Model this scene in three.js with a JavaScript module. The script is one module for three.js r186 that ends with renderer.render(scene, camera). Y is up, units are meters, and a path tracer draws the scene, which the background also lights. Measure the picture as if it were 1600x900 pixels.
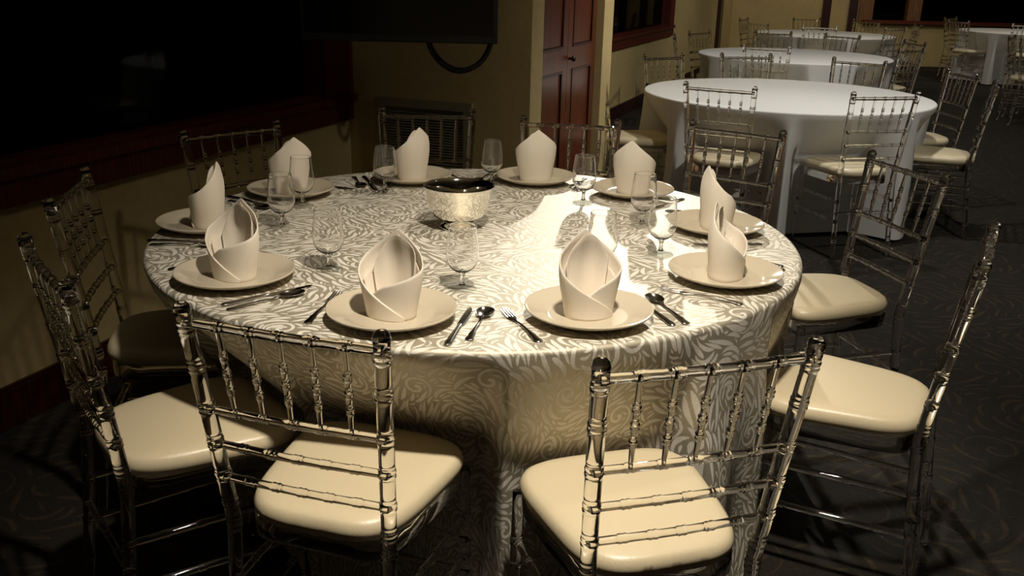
import * as THREE from 'three';
import { mergeGeometries } from 'three/addons/utils/BufferGeometryUtils.js';
import { RoundedBoxGeometry } from 'three/addons/geometries/RoundedBoxGeometry.js';

// ---------------------------------------------------------------- camera, exposure
const scene = new THREE.Scene();
scene.background = new THREE.Color(0x000000);           // night behind the windows
const renderer = new THREE.WebGLRenderer({ antialias: true });
renderer.toneMapping = THREE.LinearToneMapping;
renderer.toneMappingExposure = 1.0;
renderer.shadowMap.enabled = true;

const FOCAL = 1470, EYE = 1.489, PITCH = 0.32667, ROLL = 0.02453;
const camera = new THREE.PerspectiveCamera(2 * Math.atan(450 / FOCAL) * 180 / Math.PI, 16 / 9, 0.05, 80);
{
  const cp = Math.cos(PITCH), sp = Math.sin(PITCH), cr = Math.cos(ROLL), sr = Math.sin(ROLL);
  const R = new THREE.Vector3(1, 0, 0), U = new THREE.Vector3(0, cp, -sp), F = new THREE.Vector3(0, -sp, -cp);
  const r = R.clone().multiplyScalar(cr).addScaledVector(U, sr);
  const u = R.clone().multiplyScalar(-sr).addScaledVector(U, cr);
  camera.position.set(0, EYE, 0);
  camera.quaternion.setFromRotationMatrix(new THREE.Matrix4().makeBasis(r, u, F.clone().negate()));
}

// ---------------------------------------------------------------- lamps: recessed ceiling spots (their fittings are built further down)
const CEILING = 2.75;
const DOWNLIGHTS = [   // x, z, aim x, aim z, intensity (cd), half angle, penumbra, colour, where
  [0.20, -1.27, 0.17, -1.95, 19, 0.66, 1.0, [1, 0.90, 0.75], 'over the near side of the damask table'],
  [0.40, -3.0, 0.15, -3.0, 4.5, 0.74, 1.0, [1, 0.90, 0.75], 'over the far side of the damask table'],
  [1.85, -5.55, 1.80, -6.0, 8.5, 1.15, 0.5, [1, 0.98, 0.92], 'over the white table beside the closet'],
  [1.10, -8.8, 0.25, -2.5, 70, 0.30, 0.5, [1, 0.94, 0.82], 'by the window wall, aimed at the damask table'],
  [2.45, -3.1, 2.25, -4.9, 9, 1.0, 0.8, [1, 0.95, 0.85], 'over the carpet aisle beside the damask table'],
  [2.9, -8.1, 2.8, -9.0, 7, 1.2, 0.6, [1, 0.96, 0.88], 'over the second white table'],
  [4.0, -11.7, 4.1, -12.8, 5.5, 1.2, 0.6, [1, 0.93, 0.8], 'over the third white table'],
  [7.6, -13.8, 7.7, -15.0, 5, 1.2, 0.6, [1, 0.92, 0.78], 'over the table by the dark end windows'],
  [5.2, -9.4, 5.6, -10.3, 3, 1.2, 0.6, [1, 0.92, 0.78], 'over the white table in the aisle'],
  [5.0, -15.4, 4.8, -16.6, 3, 1.2, 0.6, [1, 0.88, 0.68], 'before the plain end wall'],
];

// ---------------------------------------------------------------- helpers
let seed = 20240611;
const rnd = () => { seed |= 0; seed = seed + 0x6D2B79F5 | 0; let t = Math.imul(seed ^ seed >>> 15, 1 | seed); t = t + Math.imul(t ^ t >>> 7, 61 | t) ^ t; return ((t ^ t >>> 14) >>> 0) / 4294967296; };
const rr = (a, b) => a + (b - a) * rnd();
const V = (x, y, z) => new THREE.Vector3(x, y, z);
const mix = (a, b, t) => a + (b - a) * t;
const clamp = (x, a, b) => Math.min(b, Math.max(a, x));
const sst = (a, b, x) => { const t = clamp((x - a) / (b - a), 0, 1); return t * t * (3 - 2 * t); };
const DEG = Math.PI / 180;
const used = new Map();
function numbered(name) { const n = used.get(name) ?? 0; used.set(name, n + 1); return n ? `${name}_${String(n).padStart(3, '0')}` : name; }
function shade(o) { o.traverse((m) => { if (m.isMesh) { m.castShadow = true; m.receiveShadow = true; } }); return o; }
function thing(name, label, category, group) {
  const g = new THREE.Group(); g.name = numbered(name); g.userData = { label, category };
  if (group) g.userData.group = group;
  scene.add(g); return g;
}
function part(name, geo, mat, parent) {
  const m = new THREE.Mesh(geo, mat); m.name = name; m.castShadow = m.receiveShadow = true; parent.add(m); return m;
}
function single(name, geo, mat, label, category, group) {
  const m = new THREE.Mesh(geo, mat); m.name = numbered(name); m.castShadow = m.receiveShadow = true;
  m.userData = { label, category }; if (group) m.userData.group = group;
  scene.add(m); return m;
}
function struct(name, geo, mat, parent = scene) {
  const m = new THREE.Mesh(geo, mat); m.name = name; m.castShadow = m.receiveShadow = true;
  if (parent === scene) m.userData.kind = 'structure';
  parent.add(m); return m;
}
function copyOf(src, label, group) {
  const c = src.clone(); c.name = numbered(src.name.replace(/_\d{3}$/, '')); c.userData = { ...src.userData, label };
  if (group) c.userData.group = group;
  scene.add(c); return c;
}
// box with uv in metres
function box(w, h, d, x = 0, y = 0, z = 0) {
  const g = new THREE.BoxGeometry(w, h, d); const p = g.attributes.position, n = g.attributes.normal, uv = g.attributes.uv;
  for (let i = 0; i < p.count; i++) {
    const ax = Math.abs(n.getX(i)), ay = Math.abs(n.getY(i));
    if (ax > 0.5) uv.setXY(i, p.getZ(i) + z, p.getY(i) + y); else if (ay > 0.5) uv.setXY(i, p.getX(i) + x, p.getZ(i) + z); else uv.setXY(i, p.getX(i) + x, p.getY(i) + y);
  }
  return g.translate(x, y, z);
}
const rbox = (w, h, d, r, x = 0, y = 0, z = 0) => new RoundedBoxGeometry(w, h, d, 2, r).translate(x, y, z);
// a closed grid tube: rings[i] = array of n points; capped by fans
function loft(rings, caps = true) {
  const n = rings[0].length, pos = [], idx = [];
  for (const r of rings) for (const p of r) pos.push(p.x, p.y, p.z);
  for (let i = 0; i < rings.length - 1; i++) for (let j = 0; j < n; j++) {
    const a = i * n + j, b = i * n + (j + 1) % n, c = a + n, d = b + n; idx.push(a, b, c, b, d, c);
  }
  if (caps) for (const [i, flip] of [[0, 1], [rings.length - 1, 0]]) {
    const c = V(0, 0, 0); rings[i].forEach((p) => c.add(p)); c.divideScalar(n); pos.push(c.x, c.y, c.z); const k = pos.length / 3 - 1;
    for (let j = 0; j < n; j++) { const a = i * n + j, b = i * n + (j + 1) % n; flip ? idx.push(k, b, a) : idx.push(k, a, b); }
  }
  const g = new THREE.BufferGeometry(); g.setAttribute('position', new THREE.Float32BufferAttribute(pos, 3)); g.setIndex(idx); g.computeVertexNormals(); return g;
}
// round rod along a smooth path; radius(s in metres from the start, total length)
function rod(points, radius, seg = 10, stops = null) {
  const curve = new THREE.CatmullRomCurve3(points, false, 'centripetal'), L = curve.getLength();
  const ts = stops ? stops(L) : Array.from({ length: 25 }, (_, i) => i / 24 * L);
  const rings = []; let side = null;
  for (const s of ts) {
    const u = clamp(s / L, 0, 1), p = curve.getPointAt(u), t = curve.getTangentAt(u);
    if (!side) { side = Math.abs(t.y) > 0.9 ? V(1, 0, 0) : V(0, 1, 0); }
    side = side.clone().addScaledVector(t, -side.dot(t)).normalize(); const up = t.clone().cross(side);
    const r = radius(s, L), ring = [];
    for (let j = 0; j < seg; j++) { const a = j / seg * 2 * Math.PI; ring.push(p.clone().addScaledVector(side, r * Math.cos(a)).addScaledVector(up, r * Math.sin(a))); }
    rings.push(ring);
  }
  return loft(rings);
}
// bamboo rod: rings of two beads at the given places (0..1)
function bamboo(points, r, knots, seg = 10, bump = 1.12, w = 0.004, taper = null, ends = 14) {
  const L0 = new THREE.CatmullRomCurve3(points, false, 'centripetal').getLength();
  const at = knots.map((k) => k * L0), prof = [[-3.4, 0], [-2.2, 0], [-1.7, 0.85], [-1.1, 1], [-0.5, 0.75], [0, 0.3], [0.5, 0.75], [1.1, 1], [1.7, 0.85], [2.2, 0], [3.4, 0]];
  const stops = (L) => {
    const s = []; for (let i = 0; i <= ends; i++) { const q = i / ends * L; if (!at.some((k) => Math.abs(q - k) < 4.2 * w) || i === 0 || i === ends) s.push(q); }
    for (const k of at) for (const [o] of prof) { const q = k + o * w; if (q > 0.0005 && q < L - 0.0005) s.push(q); }
    return s.sort((a, b) => a - b);
  };
  return rod(points, (s, L) => {
    let m = taper ? taper(s / L) : 1;
    for (const k of at) { const q = (s - k) / w; if (Math.abs(q) < 2.2) { let e = 0; for (let i = 0; i < prof.length - 1; i++) if (q >= prof[i][0] - 1e-6 && q <= prof[i + 1][0] + 1e-6) e = mix(prof[i][1], prof[i + 1][1], clamp((q - prof[i][0]) / (prof[i + 1][0] - prof[i][0]), 0, 1)); m *= 1 + (bump - 1) * e; } }
    return r * m;
  }, seg, stops);
}
const lathe = (pts, seg = 48) => new THREE.LatheGeometry(pts.map(([x, y]) => new THREE.Vector2(x, y)), seg);

// ---------------------------------------------------------------- textures
function dataTexture(n, fill, srgb, metres) {
  const d = new Uint8Array(n * n * 4);
  for (let y = 0; y < n; y++) for (let x = 0; x < n; x++) { const k = (y * n + x) * 4, c = fill(x, y); d[k] = c[0] * 255; d[k + 1] = c[1] * 255; d[k + 2] = c[2] * 255; d[k + 3] = 255; }
  const t = new THREE.DataTexture(d, n, n); t.wrapS = t.wrapT = THREE.RepeatWrapping; t.magFilter = THREE.LinearFilter; t.minFilter = THREE.LinearMipmapLinearFilter; t.generateMipmaps = true;
  if (srgb) t.colorSpace = THREE.SRGBColorSpace;
  t.repeat.set(1 / metres, 1 / metres); t.needsUpdate = true; return t;
}
// tileable value noise
function noiseTile(cells) {
  const g = Array.from({ length: cells * cells }, rnd), f = (i, j) => g[((j % cells + cells) % cells) * cells + (i % cells + cells) % cells];
  return (u, v) => { const x = u * cells, y = v * cells, i = Math.floor(x), j = Math.floor(y), a = x - i, b = y - j, s = a * a * (3 - 2 * a), t = b * b * (3 - 2 * b); return mix(mix(f(i, j), f(i + 1, j), s), mix(f(i, j + 1), f(i + 1, j + 1), s), t); };
}
// woven scrollwork: curling tapered strokes, each cut free from what lies under it
function scrollMask(n, strokes, gap) {
  const m = new Float32Array(n * n);
  const stamp = (x, y, r, v) => {
    const R = Math.ceil(r + 1);
    for (let j = -R; j <= R; j++) for (let i = -R; i <= R; i++) {
      const q = r + 0.5 - Math.hypot(i, j); if (q <= 0) continue;
      const k = ((Math.floor(y) + j + 4 * n) % n) * n + (Math.floor(x) + i + 4 * n) % n, a = Math.min(1, q);
      m[k] = v ? Math.max(m[k], a) : Math.min(m[k], 1 - a);
    }
  };
  for (const s of strokes) for (const v of [0, 1]) for (const [x, y, r] of s) { const q = v ? r : r + gap; if (q * n > 0.4) stamp(x * n, y * n, q * n, v); }
  return m;
}
// leaves that follow a field of whorls, laid side by side without touching
function whorlStrokes(whorls, tries, len, wide, gap, spiralTurns) {
  const n = 512, occ = new Uint8Array(n * n), wrap = (d) => d - Math.round(d), out = [];
  const mark = (st) => { for (const [x, y, r] of st) { const R = Math.ceil((r + gap) * n); for (let j = -R; j <= R; j++) for (let i = -R; i <= R; i++) if (i * i + j * j <= R * R) occ[((Math.floor(y * n) + j + 4 * n) % n) * n + (Math.floor(x * n) + i + 4 * n) % n] = 1; } };
  const taken = (x, y) => occ[((Math.floor(y * n) % n + n) % n) * n + (Math.floor(x * n) % n + n) % n];
  const field = (x, y) => {
    let fx = 0.5 * Math.cos(6.283 * y + 1), fy = 0.5 * Math.sin(6.283 * x);
    for (const [cx, cy, h, s] of whorls) { const dx = wrap(x - cx), dy = wrap(y - cy), d2 = dx * dx + dy * dy + 1e-5, g = Math.exp(-d2 / (s * s)) / Math.sqrt(d2) * s; fx += 3 * g * (-h * dy + 0.35 * dx); fy += 3 * g * (h * dx + 0.35 * dy); }
    return Math.atan2(fy, fx);
  };
  for (const [cx, cy, h, s] of whorls) {
    const st = [], N = 120; const ph = rr(0, 6.28);
    for (let i = 0; i <= N; i++) { const t = i / N, r = s * 0.6 * Math.pow(t, 0.9) + 0.004, a = ph + h * t * 6.283 * spiralTurns; st.push([cx + r * Math.cos(a), cy + r * Math.sin(a), wide * (t < 0.08 ? 0.95 : 0.75 * Math.pow(1 - t, 0.35) + 0.12)]); }
    mark(st); out.push(st);
  }
  for (let k = 0; k < tries; k++) {
    let x = rnd(), y = rnd(); if (taken(x, y)) continue;
    const big = 1 - 0.55 * k / tries, L = len * big * rr(0.7, 1.25), side = (rnd() < 0.5 ? -1 : 1) * rr(0.15, 1.25), st = [], N = 46;
    for (let i = 0; i <= N; i++) {
      const t = i / N; if (taken(x, y)) break;
      st.push([x, y, t]); const a = field(x, y) + side * (1 - 1.6 * t); x += Math.cos(a) * L / N; y += Math.sin(a) * L / N;
    }
    if (st.length < 16) continue;
    const q = st.map(([px, py], i) => { const t = i / (st.length - 1); return [px, py, wide * big * (0.18 + 0.95 * Math.pow(Math.sin(Math.PI * Math.pow(t, 0.75)), 0.9)) * Math.min(1, st.length / 30)]; });
    mark(q); out.push(q);
  }
  return out;
}
const DAMASK_M = 0.54;
const damaskWhorls = [[0.16, 0.2, 1, 0.13], [0.5, 0.1, -1, 0.12], [0.82, 0.26, 1, 0.13], [0.3, 0.5, -1, 0.14], [0.66, 0.52, 1, 0.13], [0.97, 0.6, -1, 0.12], [0.13, 0.8, 1, 0.13], [0.48, 0.82, -1, 0.13], [0.8, 0.86, 1, 0.12]];
const damask = scrollMask(1024, whorlStrokes(damaskWhorls, 9000, 0.15, 0.0095, 0.0060, 1.35), 0.002);
const CARPET_M = 1.3;
const carpetMask = scrollMask(1024, whorlStrokes(damaskWhorls.map(([x, y, h, s]) => [y, x, -h, s]), 1600, 0.13, 0.006, 0.016, 1.2), 0.002);
const fineN = noiseTile(256), midN = noiseTile(24);
const damaskColor = dataTexture(1024, (x, y) => {
  const m = damask[y * 1024 + x], f = 0.96 + 0.08 * (fineN(x / 1024, y / 1024) - 0.5);
  return [mix(0.745, 0.925, m) * f, mix(0.712, 0.90, m) * f, mix(0.63, 0.845, m) * f];
}, true, DAMASK_M);
const damaskGloss = dataTexture(1024, (x, y) => { const m = damask[y * 1024 + x]; return [0, mix(0.58, 0.64, m), mix(0.56, 0.10, m)]; }, false, DAMASK_M);
const carpetColor = dataTexture(1024, (x, y) => {
  const u = x / 1024, v = y / 1024, m = carpetMask[y * 1024 + x], f = 0.75 + 0.5 * fineN(u, v), t = midN(u, v);
  return [(0.100 + 0.105 * m + 0.02 * t) * f, (0.080 + 0.084 * m + 0.015 * t) * f, (0.045 + 0.046 * m) * f];
}, true, CARPET_M);
const pileBump = dataTexture(256, () => { const v = rnd(); return [v, v, v]; }, false, 0.25);
const wallN1 = noiseTile(64), wallN2 = noiseTile(9);
const wallColor = dataTexture(512, (x, y) => { const u = x / 512, v = y / 512, f = 0.95 + 0.05 * wallN1(u, v) + 0.05 * wallN2(u, v); return [f * 0.95, f * 0.95, f * 0.95]; }, true, 1.6);
const woodN = noiseTile(48), woodN2 = noiseTile(7);
const woodColor = dataTexture(512, (x, y) => {
  const u = x / 512, v = y / 512, g = 0.5 + 0.5 * Math.sin((u * 22 + 2.2 * woodN2(u, v * 0.5)) * 6.283), f = 0.62 + 0.28 * g * woodN(u, v * 0.12) + 0.16 * woodN(u * 3, v * 0.2);
  return [f, f * 0.97, f * 0.95];
}, true, 0.6);
const weaveBump = dataTexture(256, (x, y) => { const v = 0.5 + 0.25 * Math.sin(x / 256 * 6.283 * 64) + 0.25 * Math.sin(y / 256 * 6.283 * 64); return [v, v, v]; }, false, 0.06);
const grainBump = dataTexture(256, (x, y) => { const v = 0.6 * fineN(x / 256, y / 256) + 0.4 * midN(x / 256, y / 256); return [v, v, v]; }, false, 0.12);

// ---------------------------------------------------------------- materials
const lin = (r, g, b) => new THREE.Color().setRGB(r, g, b);
const M = {
  damask: new THREE.MeshPhysicalMaterial({ map: damaskColor, roughnessMap: damaskGloss, metalnessMap: damaskGloss, roughness: 1, metalness: 1, ior: 1.65, side: THREE.DoubleSide }),
  linen: new THREE.MeshPhysicalMaterial({ color: lin(0.72, 0.71, 0.68), roughness: 0.75, bumpMap: weaveBump, bumpScale: 0.0002, side: THREE.DoubleSide }),
  napkin: new THREE.MeshPhysicalMaterial({ color: lin(0.86, 0.78, 0.66), roughness: 0.85, sheen: 0.2, sheenColor: lin(0.8, 0.75, 0.7), side: THREE.DoubleSide }),
  plate: new THREE.MeshPhysicalMaterial({ color: lin(0.53, 0.46, 0.345), roughness: 0.06, specularIntensity: 0.5 }),
  resin: new THREE.MeshPhysicalMaterial({ color: lin(1, 0.985, 0.96), roughness: 0.03, transmission: 1, thickness: 0.02, ior: 1.49 }),
  glass: new THREE.MeshPhysicalMaterial({ color: 0xffffff, roughness: 0.01, transmission: 1, thickness: 0.004, ior: 1.5 }),
  glassThin: new THREE.MeshPhysicalMaterial({ color: lin(0.97, 0.98, 0.97), roughness: 0.01, transmission: 1, thickness: 0, ior: 1.5, side: THREE.DoubleSide }),
  vinyl: new THREE.MeshPhysicalMaterial({ color: lin(0.72, 0.61, 0.41), roughness: 0.34, bumpMap: grainBump, bumpScale: 0.0004, clearcoat: 0.25, clearcoatRoughness: 0.3 }),
  chrome: new THREE.MeshPhysicalMaterial({ color: lin(0.88, 0.85, 0.77), roughness: 0.07, metalness: 1 }),
  steel: new THREE.MeshPhysicalMaterial({ color: lin(0.48, 0.46, 0.43), roughness: 0.15, metalness: 1 }),
  wall: new THREE.MeshStandardMaterial({ color: lin(0.56, 0.43, 0.195), map: wallColor, roughness: 0.85 }),
  ceiling: new THREE.MeshStandardMaterial({ color: lin(0.62, 0.56, 0.42), roughness: 0.95 }),
  carpet: new THREE.MeshStandardMaterial({ map: carpetColor, roughness: 1, bumpMap: pileBump, bumpScale: 0.004 }),
  mahogany: new THREE.MeshPhysicalMaterial({ color: lin(0.20, 0.045, 0.016), map: woodColor, roughness: 0.35, clearcoat: 0.3, clearcoatRoughness: 0.25 }),
  mahoganyDark: new THREE.MeshPhysicalMaterial({ color: lin(0.06, 0.011, 0.006), map: woodColor, roughness: 0.4, clearcoat: 0.2, clearcoatRoughness: 0.3 }),
  casing: new THREE.MeshPhysicalMaterial({ color: lin(0.16, 0.022, 0.009), map: woodColor, roughness: 0.55, specularIntensity: 0.6 }),
  oak: new THREE.MeshStandardMaterial({ color: lin(0.36, 0.16, 0.05), map: woodColor, roughness: 0.5 }),
  pane: new THREE.MeshPhysicalMaterial({ color: lin(0.35, 0.37, 0.37), roughness: 0.03, transmission: 1, thickness: 0, ior: 1.3, specularIntensity: 0.22 }),
  tvScreen: new THREE.MeshPhysicalMaterial({ color: lin(0.006, 0.006, 0.007), roughness: 0.12 }),
  plastic: new THREE.MeshStandardMaterial({ color: lin(0.012, 0.012, 0.013), roughness: 0.5 }),
  grille: new THREE.MeshStandardMaterial({ color: lin(0.26, 0.23, 0.15), roughness: 0.5 }),
  duct: new THREE.MeshStandardMaterial({ color: lin(0.02, 0.02, 0.018), roughness: 0.9 }),
  ply: new THREE.MeshStandardMaterial({ color: lin(0.35, 0.23, 0.12), map: woodColor, roughness: 0.7 }),
  grey: new THREE.MeshStandardMaterial({ color: lin(0.1, 0.1, 0.1), roughness: 0.5, metalness: 0.6 }),
  brass: new THREE.MeshStandardMaterial({ color: lin(0.08, 0.055, 0.03), roughness: 0.35, metalness: 0.9 }),
  trimWhite: new THREE.MeshStandardMaterial({ color: lin(0.6, 0.58, 0.52), roughness: 0.6 }),
};
for (const k in M) M[k].name = k;

// ---------------------------------------------------------------- the room
// The long window wall runs from W along D; N points from it into the room.
const A0 = 20.5 * DEG, W = V(-1.66, 0, -2.85), D = V(Math.sin(A0), 0, -Math.cos(A0)), N = V(Math.cos(A0), 0, Math.sin(A0));
const at = (s, e, y = 0) => W.clone().addScaledVector(D, s).addScaledVector(N, e).setY(y);
// local frame: x along D, y up, z along N
const frameM = new THREE.Matrix4().makeBasis(D, V(0, 1, 0), N).setPosition(W);
const inWall = (g) => g.applyMatrix4(frameM);
const wbox = (s0, s1, y0, y1, e0, e1) => inWall(box(s1 - s0, y1 - y0, e1 - e0, (s0 + s1) / 2, (y0 + y1) / 2, (e0 + e1) / 2));

struct('floor', box(34, 0.1, 34, 4, -0.05, -8), M.carpet);
struct('ceiling', box(34, 0.1, 34, 4, CEILING + 0.05, -8), M.ceiling);
const CB0V = 2.245, WIN = [[-3.6, 1.98], [5.2, 10.12]], SILL = 0.86, HEAD = 2.35;
struct('wall_left', mergeGeometries([
  wbox(-9, 15.8, 0, SILL, -0.2, 0), wbox(-9, 15.8, HEAD, CEILING, -0.2, 0),
  wbox(-9, WIN[0][0], SILL, HEAD, -0.2, 0), wbox(WIN[0][1], WIN[1][0], SILL, HEAD, -0.2, 0), wbox(WIN[1][1], 15.8, SILL, HEAD, -0.2, 0),
]), M.wall);
WIN.forEach(([s0, s1], i) => {
  const w = new THREE.Group(); w.name = `window_${i + 1}`; w.userData.kind = 'structure'; scene.add(w);
  struct('pane', wbox(s0 + 0.005, s1 - 0.005, SILL + 0.005, HEAD - 0.005, -0.09, -0.084), M.pane, w);
  const m = M.casing, c = 0.13, cr = i ? 0.25 : CB0V - s1;
  struct('casing', wbox(s0 - c, s1 + cr, SILL - c, SILL, 0, 0.028), m, w);
  struct('casing', wbox(s0 - c, s1 + cr, SILL - 0.035, SILL, 0.028, 0.05), m, w);
  struct('casing', wbox(s0 - c, s1 + cr, HEAD, HEAD + c, 0, 0.028), m, w);
  struct('casing', wbox(s1, s1 + cr, SILL, HEAD, 0, 0.028), m, w);
  struct('casing', wbox(s0 - c, s0, SILL, HEAD, 0, 0.028), m, w);
  struct('sill', wbox(s0, s1, SILL, SILL + 0.015, -0.08, 0), m, w);
  struct('reveal', wbox(s1 - 0.02, s1, SILL + 0.015, HEAD, -0.08, 0), m, w);
  struct('reveal', wbox(s0, s0 + 0.02, SILL + 0.015, HEAD, -0.08, 0), m, w);
});
// closet block standing out from the window wall: its side carries the vent, its front the closet doors
const CB0 = 2.25, CB1 = 3.72, CE = 1.0, DO0 = CB0 + 0.17, DO1 = CB0 + 1.26, DOH = 2.1;
struct('wall_back', wbox(CB0, CB0 + 0.12, 0, CEILING, 0, CE - 0.12), M.wall);
struct('wall_closet', mergeGeometries([
  wbox(CB0, DO0, 0, CEILING, CE - 0.12, CE), wbox(DO1, CB1, 0, CEILING, CE - 0.12, CE), wbox(DO0, DO1, DOH, CEILING, CE - 0.12, CE),
  wbox(CB1 - 0.12, CB1, 0, CEILING, 0, CE - 0.12),
]), M.wall);
{ // the pair of panelled closet doors
  const door = new THREE.Group(); door.name = 'door_1'; door.userData.kind = 'structure'; scene.add(door);
  const e = CE - 0.045, mid = (DO0 + DO1) / 2;
  for (const [a, b, hs] of [[DO0 + 0.004, mid - 0.002, 1], [mid + 0.002, DO1 - 0.004, -1]]) {
    const st = 0.085, rails = [[0.01, 0.2], [0.97, 1.09], [1.98, DOH - 0.005]];
    for (const [q0, q1] of [[a, a + st], [b - st, b]]) struct('stile', wbox(q0, q1, 0.01, DOH - 0.005, e - 0.035, e), M.mahogany, door);
    for (const [y0, y1] of rails) struct('rail', wbox(a + st, b - st, y0, y1, e - 0.035, e), M.mahogany, door);
    for (let k = 0; k < 2; k++) {
      const y0 = rails[k][1], y1 = rails[k + 1][0];
      struct('panel', wbox(a + st, b - st, y0, y1, e - 0.03, e - 0.018), M.mahogany, door);
      // raised field with sloping edges
      const w = b - a - 2 * st - 0.03, h = y1 - y0 - 0.03, sh = new THREE.Shape([[-w / 2, -h / 2], [w / 2, -h / 2], [w / 2, h / 2], [-w / 2, h / 2]].map(([x, y]) => new THREE.Vector2(x, y)));
      const g = new THREE.ExtrudeGeometry(sh, { depth: 0.002, bevelEnabled: true, bevelThickness: 0.010, bevelSize: -0.04, bevelOffset: 0, bevelSegments: 1 });
      g.rotateY(0); g.translate((a + b) / 2, (y0 + y1) / 2, e - 0.018);
      struct('raised_field', inWall(g), M.mahogany, door);
      const bead = 0.012;
      struct('moulding', mergeGeometries([
        wbox(a + st, b - st, y0, y0 + bead, e - 0.02, e + 0.004), wbox(a + st, b - st, y1 - bead, y1, e - 0.02, e + 0.004),
        wbox(a + st, a + st + bead, y0, y1, e - 0.02, e + 0.004), wbox(b - st - bead, b - st, y0, y1, e - 0.02, e + 0.004)]), M.mahoganyDark, door);
    }
    const kn = lathe([[0.0001, 0], [0.009, 0], [0.007, 0.012], [0.015, 0.02], [0.017, 0.028], [0.011, 0.036], [0.0001, 0.038]], 16).rotateX(Math.PI / 2);
    kn.translate(hs > 0 ? b - 0.03 : a + 0.03, 1.03, e); if (hs < 0) struct('knob', inWall(kn), M.brass, door);
  }
}
struct('baseboard_left', mergeGeometries([wbox(-9, CB0, 0, 0.13, 0, 0.018), wbox(-9, CB0, 0.13, 0.145, 0, 0.012), wbox(CB1, 15.8, 0, 0.14, 0, 0.018)]), M.mahoganyDark);
struct('baseboard_back', wbox(CB0 - 0.018, CB0, 0, 0.14, 0.018, CE), M.mahoganyDark);
struct('baseboard_closet', mergeGeometries([wbox(CB0 - 0.018, DO0, 0, 0.14, CE, CE + 0.018), wbox(DO1, CB1, 0, 0.14, CE, CE + 0.018)]), M.mahoganyDark);
// the far end of the hall
const FAR = -17.4, FX = at(15.55, 0).x;
const WX = FX + 2.25, WXW = 13.2, WXC = WX + WXW / 2;
struct('wall_far', mergeGeometries([box(2.87, CEILING, 0.2, WX - 1.435, CEILING / 2, FAR - 0.1), box(WXW, 0.75, 0.2, WXC, 0.375, FAR - 0.1), box(WXW, 0.4, 0.2, WXC, CEILING - 0.2, FAR - 0.1)]), M.wall);
{
  const w = new THREE.Group(); w.name = 'window_3'; w.userData.kind = 'structure'; scene.add(w);
  struct('pane', box(WXW, CEILING - 1.15, 0.01, WXC, 0.75 + (CEILING - 1.15) / 2, FAR - 0.1), M.pane, w);
  for (const x of [0.1, 0.95, 3.4, 5.8, 8.2, 10.6, 12.9]) struct('mullion', box(0.24, CEILING - 1.15, 0.14, WX + x, 0.75 + (CEILING - 1.15) / 2, FAR - 0.02), M.oak, w);
  struct('sill', box(WXW - 0.1, 0.06, 0.16, WXC, 0.76, FAR + 0.06), M.mahogany, w);
}
struct('trim_1', wbox(13.9, 14.15, 0, CEILING, 0, 0.06), M.mahoganyDark);
struct('trim_2', box(0.14, CEILING, 0.06, FX + 1.65, CEILING / 2, FAR + 0.03), M.mahoganyDark);
struct('trim_3', box(0.14, CEILING, 0.06, FX + 2.12, CEILING / 2, FAR + 0.03), M.mahoganyDark);
struct('wall_right', box(0.2, CEILING, 30, 15, CEILING / 2, -6), M.wall);
struct('wall_rear', box(28, CEILING, 0.2, 4, CEILING / 2, 5.5), M.wall);

// ---------------------------------------------------------------- ceiling spots
for (const [x, z, ax, az, cd, ang, pen, col, where] of DOWNLIGHTS) {
  const g = thing('ceiling_light', `recessed round ceiling spotlight ${where}`, 'ceiling light', 'recessed ceiling spots');
  g.position.set(x, CEILING, z);
  part('trim_ring', lathe([[0.062, -0.002], [0.064, -0.012], [0.09, -0.008], [0.095, 0], [0.062, 0], [0.062, -0.002]], 32), M.trimWhite, g);
  const glow = new THREE.MeshStandardMaterial({ color: 0x000000, emissive: lin(...col), emissiveIntensity: 12, name: 'lamp_glow' });
  part('lamp_lens', lathe([[0.0001, -0.006], [0.06, -0.004], [0.06, -0.001], [0.0001, -0.001]], 24), glow, g);
  const l = new THREE.SpotLight(lin(...col), cd, 0, ang, pen, 2); l.castShadow = true; l.shadow.radius = 3; l.shadow.mapSize.set(1024, 1024);
  l.position.set(x, CEILING - 0.075, z); l.target.position.set(ax, 0.76, az); scene.add(l, l.target);
}

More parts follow.
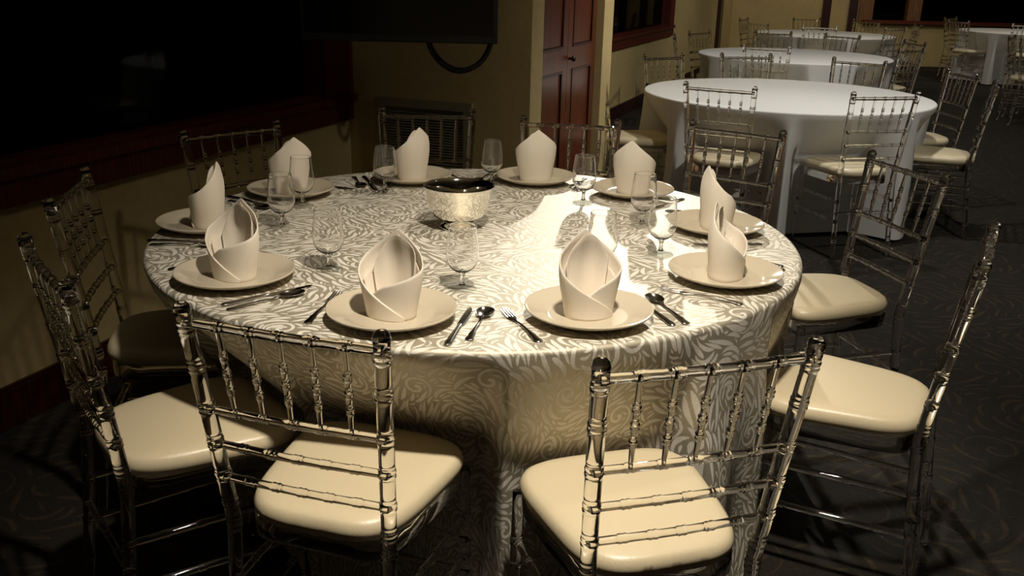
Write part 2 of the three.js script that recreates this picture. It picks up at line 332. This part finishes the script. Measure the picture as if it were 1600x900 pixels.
// ---------------------------------------------------------------- television with its cable, and the vent, by the back wall
{
  const tv = thing('television', 'black flat television hung above the wall vent', 'television');
  tv.position.set(-0.545, 1.16, -4.46); tv.rotation.y = 0.03;
  part('casing', rbox(0.90, 0.54, 0.05, 0.008, 0, 0.27, 0), M.plastic, tv);
  part('screen', box(0.86, 0.49, 0.004, 0, 0.28, 0.0255), M.tvScreen, tv);
  part('wall_arm', mergeGeometries([box(0.06, 0.06, 0.27, 0.05, 0.28, -0.16), box(0.3, 0.3, 0.02, 0.05, 0.28, -0.03)]), M.plastic, tv);
  const pts = [V(-0.36, 1.30, -4.54), V(-0.355, 1.2, -4.54), V(-0.32, 1.10, -4.54), V(-0.24, 1.035, -4.54), V(-0.175, 1.03, -4.54), V(-0.10, 1.07, -4.54), V(-0.055, 1.15, -4.54), V(-0.047, 1.25, -4.54), V(-0.05, 1.36, -4.54)];
  single('cable', mergeGeometries([rod(pts, (s, L) => 0.009 + 0.004 * Math.sin(s / L * Math.PI), 10, (L) => Array.from({ length: 60 }, (_, i) => i / 59 * L)), rod(pts.map((p) => p.clone().add(V(0.008, 0.012, 0.008))), () => 0.005, 8, (L) => Array.from({ length: 60 }, (_, i) => i / 59 * L))]), M.plastic, 'loop of black cable hanging below the television', 'cable').position.set(-0.075, 0, 0);
  const v = thing('wall_vent', 'olive painted return air vent with horizontal slats on the wall', 'vent');
  const s = CB0, e0 = 0.17, e1 = 0.70, y0 = 0.29, y1 = 0.855, f = 0.045;
  part('frame', mergeGeometries([wbox(s - 0.018, s, y0, y1, e0, e0 + f), wbox(s - 0.018, s, y0, y1, e1 - f, e1), wbox(s - 0.018, s, y0, y0 + f, e0 + f, e1 - f), wbox(s - 0.018, s, y1 - f, y1, e0 + f, e1 - f)]), M.grille, v);
  part('duct', wbox(s - 0.003, s - 0.001, y0 + f, y1 - f, e0 + f, e1 - f), M.duct, v);
  for (let k = 0; k < 34; k++) {
    const y = y0 + f + 0.008 + k * (y1 - y0 - 2 * f - 0.016) / 33;
    part('slat', inWall(new THREE.BoxGeometry(0.012, 0.0025, e1 - e0 - 2 * f).rotateZ(0.7).translate(s - 0.009, y, (e0 + e1) / 2)), M.grille, v);
  }
}

// ---------------------------------------------------------------- chairs
function seatOutline(w0, w1, d, n, k) {   // rounded trapezoid: w0 at the back (-z), w1 at the front (+z)
  const out = [];
  for (let i = 0; i < n; i++) {
    const a = i / n * 2 * Math.PI, c = Math.cos(a), s = Math.sin(a), p = 2 / k;
    const z = Math.sign(s) * Math.pow(Math.abs(s), p), x = Math.sign(c) * Math.pow(Math.abs(c), p);
    out.push([x * mix(w0, w1, (z + 1) / 2) / 2, z * d / 2]);
  }
  return out;
}
const TOPZ = -0.265, SEAT = 0.445;
function makeChair(label, group) {
  const t = thing('chiavari_chair', label, 'chair', group);
  const R = 0.0150;
  const postX = (y) => 0.166 + (y > SEAT ? 0.026 * (y - SEAT) / 0.46 : 0.006 * (SEAT - y) / SEAT);
  const postZ = (y) => (y > SEAT ? mix(-0.199, TOPZ, Math.pow((y - SEAT) / 0.46, 1.15)) : mix(-0.199, -0.242, Math.pow((SEAT - y) / SEAT, 1.3)));
  const pt = (sx, y) => V(sx * postX(y), y, postZ(y));
  const RAILS = [0.885, 0.705, 0.628, 0.553];
  for (const sx of [-1, 1]) {
    const ys = []; for (let k = 0; k <= 20; k++) ys.push(0.905 * k / 20);
    const path = ys.map((y) => pt(sx, y));
    const L = 0.915, kn = [0.10, 0.205, 0.315, 0.44, 0.49, 0.555, 0.63, 0.705, 0.795, 0.872].map((y) => y / 0.905);
    const post = part('back_post', bamboo(path, R, kn, 16, 1.11, 0.0045, (u) => (u < 0.1 ? mix(0.75, 0.9, u / 0.1) : u < 0.5 ? mix(0.9, 1, (u - 0.1) / 0.4) : 1), 22), M.resin, t);
    part('finial', lathe([[0.0001, 0.019], [0.008, 0.0175], [0.0135, 0.012], [0.0155, 0.005], [0.0165, 0.001], [0.0135, 0.0002], [0.0001, 0.0002]].reverse(), 16).translate(sx * postX(0.905), 0.9058, postZ(0.905)), M.resin, post);
    part('front_leg', bamboo([V(sx * 0.188, 0, 0.182), V(sx * 0.184, 0.2, 0.172), V(sx * 0.182, SEAT - 0.01, 0.165)], 0.0135, [0.22, 0.46, 0.72], 12, 1.12, 0.0045, (u) => mix(0.72, 1, Math.min(1, u * 1.6))), M.resin, t);
    for (const y of [0.205, 0.315]) part('side_stretcher', bamboo([V(sx * postX(y), y, postZ(y)), V(sx * 0.184, y, 0.172)], 0.0085, [0.2, 0.4, 0.6, 0.8], 10, 1.16, 0.004), M.resin, t);
  }
  RAILS.forEach((y, i) => {
    const a = pt(-1, y), b = pt(1, y), bow = V(0, 0, -0.006), c = a.clone().add(b).multiplyScalar(0.5).add(bow);
    const kn = [0.175, 0.34, 0.5, 0.66, 0.825];
    part(i === 0 ? 'top_rail' : i === 1 ? 'mid_rail' : 'lower_rail', bamboo([a, c, b], i === 0 ? 0.0092 : 0.0080, kn, 12, 1.2, 0.0045), M.resin, t);
  });
  for (const f of [0.175, 0.34, 0.5, 0.66, 0.825]) {
    const y0 = RAILS[1], y1 = RAILS[0], bow = -0.006 * (1 - Math.pow(2 * f - 1, 2));
    const p = (y) => V(mix(-postX(y), postX(y), f), y, postZ(y) + bow);
    part('spindle', bamboo([p(y0), p((y0 + y1) / 2), p(y1)], 0.0056, [0.28, 0.47, 0.66], 10, 1.42, 0.0038, (u) => 0.72 + 0.35 * Math.sin(u * Math.PI)), M.resin, t);
  }
  for (const [y, z, kx] of [[0.25, 0.174, 0.184], [0.16, 0.176, 0.186]]) part('front_stretcher', bamboo([V(-kx, y, z), V(kx, y, z)], 0.0085, [0.2, 0.4, 0.6, 0.8], 10, 1.16, 0.004), M.resin, t);
  part('back_stretcher', bamboo([pt(-1, 0.25), pt(1, 0.25)], 0.0085, [0.25, 0.5, 0.75], 10, 1.16, 0.004), M.resin, t);
  { // seat frame: a clear band
    const o = seatOutline(0.312, 0.388, 0.37, 48, 6), rings = [[1, 0.405], [1, SEAT], [0.88, SEAT], [0.88, 0.405], [1, 0.405]].map(([k, y]) => o.map(([x, z]) => V(x * k, y, z * k)));
    part('seat_frame', loft(rings, false), M.resin, t);
  }
  { // cushion
    const prof = [[0.4, 0.003], [0.9, 0.0], [0.97, 0.004], [1.0, 0.016], [1.0, 0.027], [0.975, 0.039], [0.93, 0.046], [0.85, 0.050], [0.7, 0.053], [0.5, 0.055], [0.25, 0.056], [0.06, 0.056]];
    const rings = prof.map(([k, y]) => seatOutline(0.318, 0.418, 0.405, 64, mix(2.8, 4.0, k)).map(([x, z]) => V(x * k, SEAT + 0.001 + (k < 0.9 && y > 0.04 ? 0.0465 + 0.0105 * (1 - Math.pow(x * k / 0.2, 2)) * (1 - Math.pow(z * k / 0.2, 2)) : y), z * k)));
    const g = loft(rings); const p = g.attributes.position, uv = new Float32Array(p.count * 2); for (let i = 0; i < p.count; i++) { uv[2 * i] = p.getX(i); uv[2 * i + 1] = p.getZ(i); } g.setAttribute('uv', new THREE.BufferAttribute(uv, 2));
    const m = part('seat_cushion', g, M.vinyl, t); m.userData.label = 'ivory vinyl cushion';
  }
  return t;
}
let chair0 = null;
// (x, z) = middle of the back's top, (fx, fz) = way it faces
function placeChair(x, z, fx, fz, label, group) {
  const l = Math.hypot(fx, fz); fx /= l; fz /= l;
  const c = chair0 ? copyOf(chair0, label, group) : (chair0 = makeChair(label, group));
  c.position.set(x - fx * TOPZ, 0, z - fz * TOPZ); c.rotation.set(0, Math.atan2(fx, fz), 0);
  return c;
}
const T1 = { x: -0.105, z: -2.652, R: 0.914 };
const MAIN = [   // back-top middle, back direction as seen, facing sign, where it stands
  [-0.396, -1.494, 17.0, -1, 'across from the closet doors'],
  [0.325, -1.400, -17.0, -1, 'across from the wall vent'],
  [1.104, -2.105, 118.5, 1, 'third from the white tables along the carpet aisle'],
  [1.291, -3.078, 75.4, 1, 'second from the white tables along the carpet aisle'],
  [0.882, -3.770, 36.0, 1, 'nearest the white tables'],
  [0.222, -3.854, 7, 1, 'before the closet doors'],
  [-0.378, -4.017, -4, 1, 'before the wall vent'],
  [-1.045, -3.458, -47.6, 1, 'in the corner under the window'],
  [-1.196, -2.468, -101.1, 1, 'backing straight onto the window wall'],
  [-0.945, -1.808, 53, -1, 'beside the dark baseboard of the window wall'],
];
const GC = 'clear chairs around the damask table';
const seats1 = [];
for (const [x, z, dir, s, where] of MAIN) {
  const fx = -s * Math.sin(dir * DEG), fz = s * Math.cos(dir * DEG);
  const c = placeChair(x, z, fx, fz, `clear bamboo-style resin chair with ivory cushion ${where}`, GC);
  seats1.push({ x: c.position.x, z: c.position.z, fx, fz });
}

// ---------------------------------------------------------------- tables and cloths
// cloth hanging from a round top, drawn in where chair seats press against it
function clothGeometry(T, seats, folds, phase, segs, top = 0.7625, hem = 0.018, flare = 0.06, topRings = 14) {
  const rows = [];   // each: function(theta) -> [r, y, s]
  for (let i = 0; i <= topRings; i++) { const r = (T.R - 0.012) * i / topRings; rows.push(() => [Math.max(r, 0.0005), top, r]); }
  for (let k = 1; k <= 4; k++) { const a = k / 4 * Math.PI / 2; rows.push(() => [T.R - 0.012 + 0.012 * Math.sin(a), top - 0.012 + 0.012 * Math.cos(a), T.R - 0.012 + 0.012 * a]); }
  const drop = top - 0.012 - hem, K = 44;
  for (let k = 1; k <= K; k++) {
    const v = k / K;
    rows.push((th) => {
      const y = top - 0.012 - v * drop, w = sst(0.0, 0.55, v);
      let f = 0; for (const [n, a, p] of folds) f += a * Math.sin(n * th + p + phase + 0.25 * Math.sin(3 * th + n));
      let r = T.R + flare * v * 0.6 + w * (0.35 + 0.65 * v) * f * (0.6 + 0.4 * v) + 0.004 * Math.sin(v * 9 + th * 5) * w;
      // chairs
      let press = 1e9;
      for (const q of seats) {
        const dx = Math.sin(th), dz = Math.cos(th), sx = q.x - T.x, sz = q.z - T.z;
        // front line of the seat: points p with (p - seat).facing = 0.215 ; facing is towards the table
        const den = dx * q.fx + dz * q.fz; if (den > -0.2) continue;
        const rho = (0.215 + sx * q.fx + sz * q.fz) / den; if (rho <= 0) continue;
        const lat = Math.abs((dx * rho - sx) * q.fz - (dz * rho - sz) * q.fx), over = Math.max(0, lat - 0.205);
        press = Math.min(press, rho + over * 1.3 + over * over * 18);
      }
      const lim = mix(T.R + 0.004, Math.max(press - 0.008, T.R - 0.34), Math.pow(clamp(v / 0.36, 0, 1), 1.15));
      if (press < 1e8 && lim < r) { const k2 = 0.02, h = clamp(0.5 + 0.5 * (r - lim) / k2, 0, 1); r = mix(r, lim, h) - k2 * h * (1 - h) * 0.3; if (r > lim && h > 0.98) r = lim; }
      return [r, y, T.R + v * drop];
    });
  }
  const pos = [], uv = [], idx = [];
  for (let j = 0; j <= segs; j++) {
    const th = j / segs * 2 * Math.PI;
    for (const f of rows) { const [r, y, s] = f(th); pos.push(r * Math.sin(th), y, r * Math.cos(th)); uv.push(s * Math.sin(th), s * Math.cos(th)); }
  }
  const n = rows.length;
  for (let j = 0; j < segs; j++) for (let i = 0; i < n - 1; i++) { const a = j * n + i, b = a + n; idx.push(a, a + 1, b, b, a + 1, b + 1); }
  const g = new THREE.BufferGeometry(); g.setAttribute('position', new THREE.Float32BufferAttribute(pos, 3)); g.setAttribute('uv', new THREE.Float32BufferAttribute(uv, 2)); g.setIndex(idx); g.computeVertexNormals();
  return g;
}
let table0 = null;
function banquetTable(T, label) {
  let t;
  if (table0) t = copyOf(table0, label, 'round banquet tables');
  else {
    t = table0 = thing('banquet_table', label, 'table', 'round banquet tables');
    part('tabletop', new THREE.CylinderGeometry(T.R - 0.016, T.R - 0.016, 0.022, 64).translate(0, 0.7485, 0), M.ply, t);
    for (const s of [-1, 1]) part('leg', mergeGeometries([box(0.5, 0.03, 0.03, 0, 0.02, s * 0.28), box(0.03, 0.7, 0.03, -0.2, 0.38, s * 0.28), box(0.03, 0.7, 0.03, 0.2, 0.38, s * 0.28)]), M.grey, t);
  }
  t.position.set(T.x, 0, T.z); return t;
}
banquetTable(T1, 'round banquet table under the patterned damask cloth');
const folds1 = [[11, 0.026, 0.7], [19, 0.019, 2.1], [29, 0.011, 0.3], [7, 0.016, 1.9]];
const c1 = single('tablecloth', clothGeometry(T1, seats1, folds1, 0.4, 640), M.damask, 'ivory damask tablecloth with woven scroll pattern, draped to the floor', 'tablecloth');
c1.position.set(T1.x, 0, T1.z);

const BACK = [
  [{ x: 1.75, z: -6.22, R: 0.914 }, [-33, 10, 62, 98, 140, 180, -145, -85], 'white table beside the closet'],
  [{ x: 2.68, z: -9.40, R: 0.914 }, [-27, 40, 92, 140, 176, -140, -95], 'second white table'],
  [{ x: 4.10, z: -13.1, R: 0.914 }, [-62, -20, 30, 84, 135, 175, -125], 'third white table'],
  [{ x: 7.75, z: -15.0, R: 0.914 }, [-75, -25, 25, 75, 130, -140], 'table by the end windows'],
  [{ x: 6.55, z: -10.3, R: 0.914 }, [-120, -84, -48, -8, -157], 'white table in the aisle'],
];
const RANK = ['nearest', 'second nearest', 'third nearest', 'fourth nearest', 'fifth nearest', 'third farthest from', 'second farthest from', 'farthest from'];
BACK.forEach(([T, angles, name], k) => {
  const seats = [];
  const far = (a) => Math.hypot(T.x + 1.17 * Math.sin(a * DEG) - T1.x, T.z + 1.17 * Math.cos(a * DEG) - T1.z), order = [...angles].sort((p, q) => far(p) - far(q));
  const rankOf = (a) => { const k = order.indexOf(a), e = order.length - 1 - k; return e === 0 ? 'farthest from' : e === 1 ? 'second farthest from' : e === 2 ? 'third farthest from' : RANK[k]; };
  for (const a of angles) {
    const r = 1.17 + rr(-0.03, 0.05), aa = a * DEG, j = rr(-0.12, 0.12);
    const fx = -Math.sin(aa + j), fz = -Math.cos(aa + j);
    const c = placeChair(T.x + r * Math.sin(aa), T.z + r * Math.cos(aa), fx, fz, `clear ivory-cushioned chair ${rankOf(a)} the damask table, at the ${name}`, `clear chairs at the ${name}`);
    seats.push({ x: c.position.x, z: c.position.z, fx, fz });
  }
  banquetTable(T, `round banquet table under the cloth of the ${name}`);
  const cl = single('tablecloth', clothGeometry(T, seats, [[13, 0.013, 0.5], [21, 0.009, 1.3], [31, 0.005, 2]], k * 1.7, 260), M.linen, `plain white cloth draped over the ${name}`, 'tablecloth');
  cl.position.set(T.x, 0, T.z);
});

// ---------------------------------------------------------------- table ware
const TOP = 0.7628;
const plateGeo = lathe([[0.0001, 0.004], [0.078, 0.004], [0.082, 0.0], [0.088, 0.0], [0.092, 0.005], [0.120, 0.0115], [0.1405, 0.0185], [0.1425, 0.0205], [0.1415, 0.0222], [0.138, 0.0218], [0.120, 0.0165], [0.102, 0.0118], [0.094, 0.0085], [0.085, 0.0075], [0.0001, 0.0075]].map(([x, y]) => [x, y > 0.008 ? 0.008 + (y - 0.008) * 1.45 : y]), 72);
// folded napkin: one sheet wound a little over once, low collar at the front, peak at the back
function napkinGeometry(v) {
  const sheets = [];
  const sheet = (phi0, phi1, hTop, inset, rad, nP, nV, th) => {
    const rings = [];
    for (let i = 0; i <= nP; i++) {
      const u = i / nP, phi = mix(phi0, phi1, u), H = hTop(phi, u), outer = [], inner = [];
      for (let j = 0; j <= nV; j++) {
        const y = H * j / nV;
        const k = rad(phi, y, u);
        const a = mix(0.056, 0.075, sst(-0.02, 0.11, y)) * (1 - 0.14 * sst(0.125, 0.2, y)), b = mix(0.044, 0.051, sst(0, 0.11, y)) * (1 - 0.14 * sst(0.12, 0.2, y));
        const lean = 0.006 * sst(0.1, 0.2, y);
        const mk = (o) => V((a + o) * k * Math.sin(phi), y, (b + o) * k * Math.cos(phi) + lean);
        outer.push(mk(-inset)); inner.push(mk(-inset - th));
      }
      rings.push([...outer, ...inner.reverse()]);
    }
    sheets.push(loft(rings));
  };
  const J = (s) => (v * 7919 % 13) / 13 * s;
  const ripple = (phi) => 0.012 * Math.sin(phi * 5 + v) + 0.008 * Math.sin(phi * 9 + 2 * v);
  // phi = 0 faces the diner (front); winding from under the front (-50 deg) round the back to the front again
  const q0 = -0.95, q1 = 2 * Math.PI + 0.85;
  const shoulder = 0.109 + J(0.008), peak = 0.185 + J(0.008), vee = 0.068 + J(0.008);
  const topOf = (p) => {
    if (p < 1.45) return p < 0 ? mix(0.03, vee + 0.008, (p - q0) / -q0) : mix(vee + 0.008, shoulder, Math.pow(p / 1.45, 0.9));
    if (p < 2 * Math.PI - 1.45) { const w = Math.abs(p - Math.PI) / (Math.PI - 1.45); return mix(peak, shoulder, 0.5 * Math.sin(Math.min(Math.abs(p - Math.PI), Math.PI / 2)) + 0.2 * w + 0.3 * (1 - Math.cos(w * Math.PI / 2))); }
    const w = (p - (2 * Math.PI - 1.45)) / (q1 - (2 * Math.PI - 1.45)); return mix(shoulder, 0.006, Math.pow(w, 0.92));
  };
  sheet(q0, q1, topOf, 0, (phi, y, u) => (0.955 + 0.06 * sst(0.1, 0.95, u)) * (1 + ripple(phi) * sst(0.02, 0.15, y)), 96, 14, 0.003);
  // the folded-over inner layers behind
  sheet(Math.PI - 1.75, Math.PI + 1.75, (p) => { const w = Math.abs(p - Math.PI) / 1.75; return mix(peak - 0.008, 0.080, Math.pow(Math.sin(w * Math.PI / 2), 1.05)); }, 0.0055, (phi, y) => 0.95 * (1 + 0.03 * Math.sin(phi * 7 + v * 2) * sst(0.03, 0.15, y)), 56, 12, 0.002);
  sheet(Math.PI - 1.1, Math.PI + 1.1, (p) => { const w = Math.abs(p - Math.PI + 0.12) / 1.25; return mix(peak - 0.012, 0.09, w * w); }, 0.011, (phi, y) => 0.90 * (1 + 0.07 * Math.sin(phi * 6 + v * 3) * sst(0.02, 0.14, y)), 48, 12, 0.002);
  const g = mergeGeometries(sheets); g.computeVertexNormals(); return g;
}
const napkinGeos = [0, 1, 2, 3].map(napkinGeometry);
const gobletG = {
  foot: lathe([[0.0001, 0], [0.034, 0], [0.0352, 0.0012], [0.034, 0.0028], [0.018, 0.006], [0.0085, 0.0102]], 40),
  stem: lathe([[0.0001, 0.0085], [0.0086, 0.0102], [0.0066, 0.013], [0.0052, 0.019], [0.0050, 0.030], [0.0062, 0.036], [0.0092, 0.0415], [0.0001, 0.0435]], 24),
  bowl: lathe([[0.0001, 0.0437], [0.010, 0.0422], [0.019, 0.046], [0.030, 0.055], [0.0372, 0.070], [0.0392, 0.086], [0.0382, 0.104], [0.0355, 0.128], [0.0328, 0.150], [0.0322, 0.157], [0.0317, 0.1578], [0.0312, 0.157], [0.0318, 0.150], [0.0346, 0.128], [0.0372, 0.104], [0.0382, 0.086], [0.0362, 0.071], [0.0290, 0.0570], [0.018, 0.0485], [0.008, 0.0455], [0.0001, 0.045]], 48),
};

// cutlery lies along z, tip at -z, on y = 0
function blade(stations, seg = 8) {   // [z, half width, half thickness, y, x]
  return loft(stations.map(([z, w, t, y, x = 0]) => Array.from({ length: seg }, (_, i) => { const a = -i / seg * 2 * Math.PI; return V(x + w * Math.cos(a), y + t * Math.sin(a), z); })));
}
const handleStations = (L0, L1) => [[L0, 0.0032, 0.0016, 0.0035], [mix(L0, L1, 0.2), 0.0030, 0.0017, 0.0050], [mix(L0, L1, 0.45), 0.0040, 0.0017, 0.0055], [mix(L0, L1, 0.6), 0.0052, 0.0018, 0.0050], [mix(L0, L1, 0.7), 0.0078, 0.0018, 0.0042], [mix(L0, L1, 0.78), 0.0066, 0.0018, 0.0036], [mix(L0, L1, 0.88), 0.0090, 0.0018, 0.0028], [mix(L0, L1, 0.96), 0.0098, 0.0017, 0.0023], [L1 - 0.002, 0.0062, 0.0014, 0.0021], [L1, 0.0015, 0.0008, 0.0020]];
function makeFork() {
  const tines = [];
  for (let k = 0; k < 4; k++) { const x = (k - 1.5) * 0.0062; tines.push(blade([[-0.1, 0.0008, 0.0007, 0.0062, x], [-0.09, 0.0016, 0.0010, 0.0050, x], [-0.07, 0.0019, 0.0011, 0.0030, x], [-0.048, 0.0021, 0.0012, 0.0022, x]], 6)); }
  tines.push(blade([[-0.051, 0.0112, 0.0009, 0.0022], [-0.042, 0.0118, 0.0013, 0.0022], [-0.032, 0.0095, 0.0015, 0.0026], [-0.024, 0.0055, 0.0016, 0.0031], [-0.014, 0.0034, 0.0016, 0.0035]], 10));
  return { head: mergeGeometries(tines), handle: blade(handleStations(-0.016, 0.105), 10) };
}
function makeKnife() {
  return { blade: blade([[-0.115, 0.0012, 0.0006, 0.0022, -0.003], [-0.108, 0.0055, 0.0008, 0.0022, -0.002], [-0.09, 0.0088, 0.0009, 0.0022], [-0.04, 0.0092, 0.0010, 0.0022], [-0.005, 0.0080, 0.0012, 0.0022], [0.002, 0.0050, 0.0022, 0.0026]], 10),
    handle: blade([[0.0, 0.0052, 0.0030, 0.0034], [0.02, 0.0054, 0.0032, 0.0034], [0.05, 0.0066, 0.0034, 0.0035], [0.075, 0.0080, 0.0034, 0.0035], [0.085, 0.0070, 0.0033, 0.0034], [0.1, 0.0092, 0.0033, 0.0034], [0.112, 0.0078, 0.003, 0.0032], [0.116, 0.003, 0.002, 0.003]], 12) };
}
function makeSpoon() {
  const rings = [];   // hollowed bowl: outer skin then inner skin
  const n = 20, L = 0.062, Wd = 0.0205;
  const pos = [], idx = [], NU = 14;
  for (const skin of [0, 1]) for (let i = 0; i <= NU; i++) for (let j = 0; j < n; j++) {
    const rho = i / NU, a = j / n * 2 * Math.PI, x = rho * Wd * Math.cos(a) * (1 - 0.12 * Math.sin(a)), z = -0.062 + rho * L / 2 * Math.sin(a);
    const depth = 0.0075 * (1 - rho * rho); pos.push(x, 0.0085 - depth + (skin ? 0.0012 * (1 - 0.4 * rho) : 0), z);
  }
  const base = (NU + 1) * n;
  for (const skin of [0, 1]) for (let i = 0; i < NU; i++) for (let j = 0; j < n; j++) { const a = skin * base + i * n + j, b = skin * base + i * n + (j + 1) % n, c = a + n, d = b + n; skin ? idx.push(a, b, c, b, d, c) : idx.push(a, c, b, b, c, d); }
  for (let j = 0; j < n; j++) { const a = NU * n + j, b = NU * n + (j + 1) % n, c = a + base, d = b + base; idx.push(a, c, b, b, c, d); }
  const g = new THREE.BufferGeometry(); g.setAttribute('position', new THREE.Float32BufferAttribute(pos, 3)); g.setIndex(idx); g.computeVertexNormals();
  return { bowl: g, handle: blade([[-0.034, 0.0040, 0.0012, 0.0082], [-0.026, 0.0028, 0.0016, 0.0078], ...handleStations(-0.012, 0.098)], 10) };
}
const forkG = makeFork(), knifeG = makeKnife(), spoonG = makeSpoon();
function cutlery(name, geos, x, z, turn, label, group) {
  const t = thing(name, label, name === 'dinner_fork' ? 'fork' : name === 'table_knife' ? 'knife' : 'spoon', group);
  for (const k in geos) part(k, geos[k], M.steel, t);
  t.position.set(x, TOP, z); t.rotation.y = turn;
}
const SETTINGS = [   // plate centre, goblet foot, napkin turn, where, napkin variant
  [-0.260, -1.920, -0.119, -2.128, -0.12, 0],
  [0.171, -1.955, 0.224, -2.281, 0.05, 1],
  [0.535, -2.258, 0.402, -2.462, 0.25, 2],
  [0.605, -2.735, 0.390, -2.773, 0.1, 3],
  [0.406, -3.180, 0.228, -3.038, 0.35, 0],
  [0.073, -3.350, -0.082, -3.288, 0.45, 1],
  [-0.368, -3.320, -0.437, -3.117, 0.55, 2],
  [-0.742, -3.060, -0.668, -2.900, -0.3, 3],
  [-0.880, -2.622, -0.670, -2.640, 0.0, 1],
  [-0.669, -2.156, -0.460, -2.253, 0.35, 2],
];
SETTINGS.forEach(([x, z, gx, gz, nt, nv], i) => {
  const where = MAIN[i][4].replace(/^beside/, 'beside').replace('backing straight onto', 'nearest');
  const dx = T1.x - x, dz = T1.z - z, l = Math.hypot(dx, dz), ix = dx / l, iz = dz / l;   // inwards
  const turn = Math.atan2(-ix, -iz);           // local -z points inwards
  const rx = -iz, rz = ix;                      // diner's right
  const p = single('dinner_plate', plateGeo, M.plate, `round cream dinner plate at the place ${where}`, 'plate', 'plates on the damask table'); p.position.set(x, TOP, z);
  const n = single('folded_napkin', napkinGeos[nv], M.napkin, `white napkin folded upright at the place ${where}`, 'napkin', 'napkins on the plates'); n.position.set(x, TOP + 0.0078, z); n.rotation.y = Math.atan2(-ix, -iz) + nt;
  const g = thing('goblet', `clear stemmed water goblet of the place ${where}`, 'goblet', 'goblets on the damask table'); part('foot', gobletG.foot, M.glassThin, g); part('stem', gobletG.stem, M.glass, g); part('bowl', gobletG.bowl, M.glass, g); g.position.set(gx, TOP, gz);
  const put = (name, geos, side, along, tw, label, group) => cutlery(name, geos, x + rx * side + ix * along, z + rz * side + iz * along, turn + tw, label, group);
  put('dinner_fork', forkG, -0.166 + rr(-0.004, 0.006), 0.01 + rr(-0.02, 0.02), rr(-0.08, 0.08), `steel dinner fork at the place ${where}`, 'forks on the damask table');
  const tw = rr(-0.05, 0.05);
  put('table_knife', knifeG, 0.157 + rr(-0.002, 0.002), 0.0 + rr(-0.015, 0.015), tw, `steel table knife at the place ${where}`, 'knives on the damask table');
  put('table_spoon', spoonG, 0.192 + rr(-0.002, 0.003), 0.0 + rr(-0.015, 0.015), tw + rr(-0.03, 0.0), `steel table spoon at the place ${where}`, 'spoons on the damask table');
});
{ // silver bowl
  const b = thing('silver_bowl', 'polished silver footed bowl at the middle of the damask table', 'bowl');
  b.position.set(-0.162, TOP, -2.69);
  part('bowl', lathe([[0.0001, 0.022], [0.036, 0.022], [0.056, 0.027], [0.074, 0.039], [0.086, 0.058], [0.0915, 0.080], [0.0945, 0.103], [0.0985, 0.117], [0.1035, 0.1255], [0.1045, 0.127], [0.1035, 0.128], [0.0975, 0.1195], [0.093, 0.106], [0.0895, 0.082], [0.084, 0.060], [0.072, 0.0415], [0.054, 0.030], [0.0001, 0.026]], 72), M.chrome, b);
  part('foot', lathe([[0.0001, 0.0], [0.054, 0.0], [0.057, 0.003], [0.055, 0.0075], [0.047, 0.012], [0.041, 0.017], [0.040, 0.0222], [0.0001, 0.0222]], 64), M.chrome, b);
}

renderer.render(scene, camera);
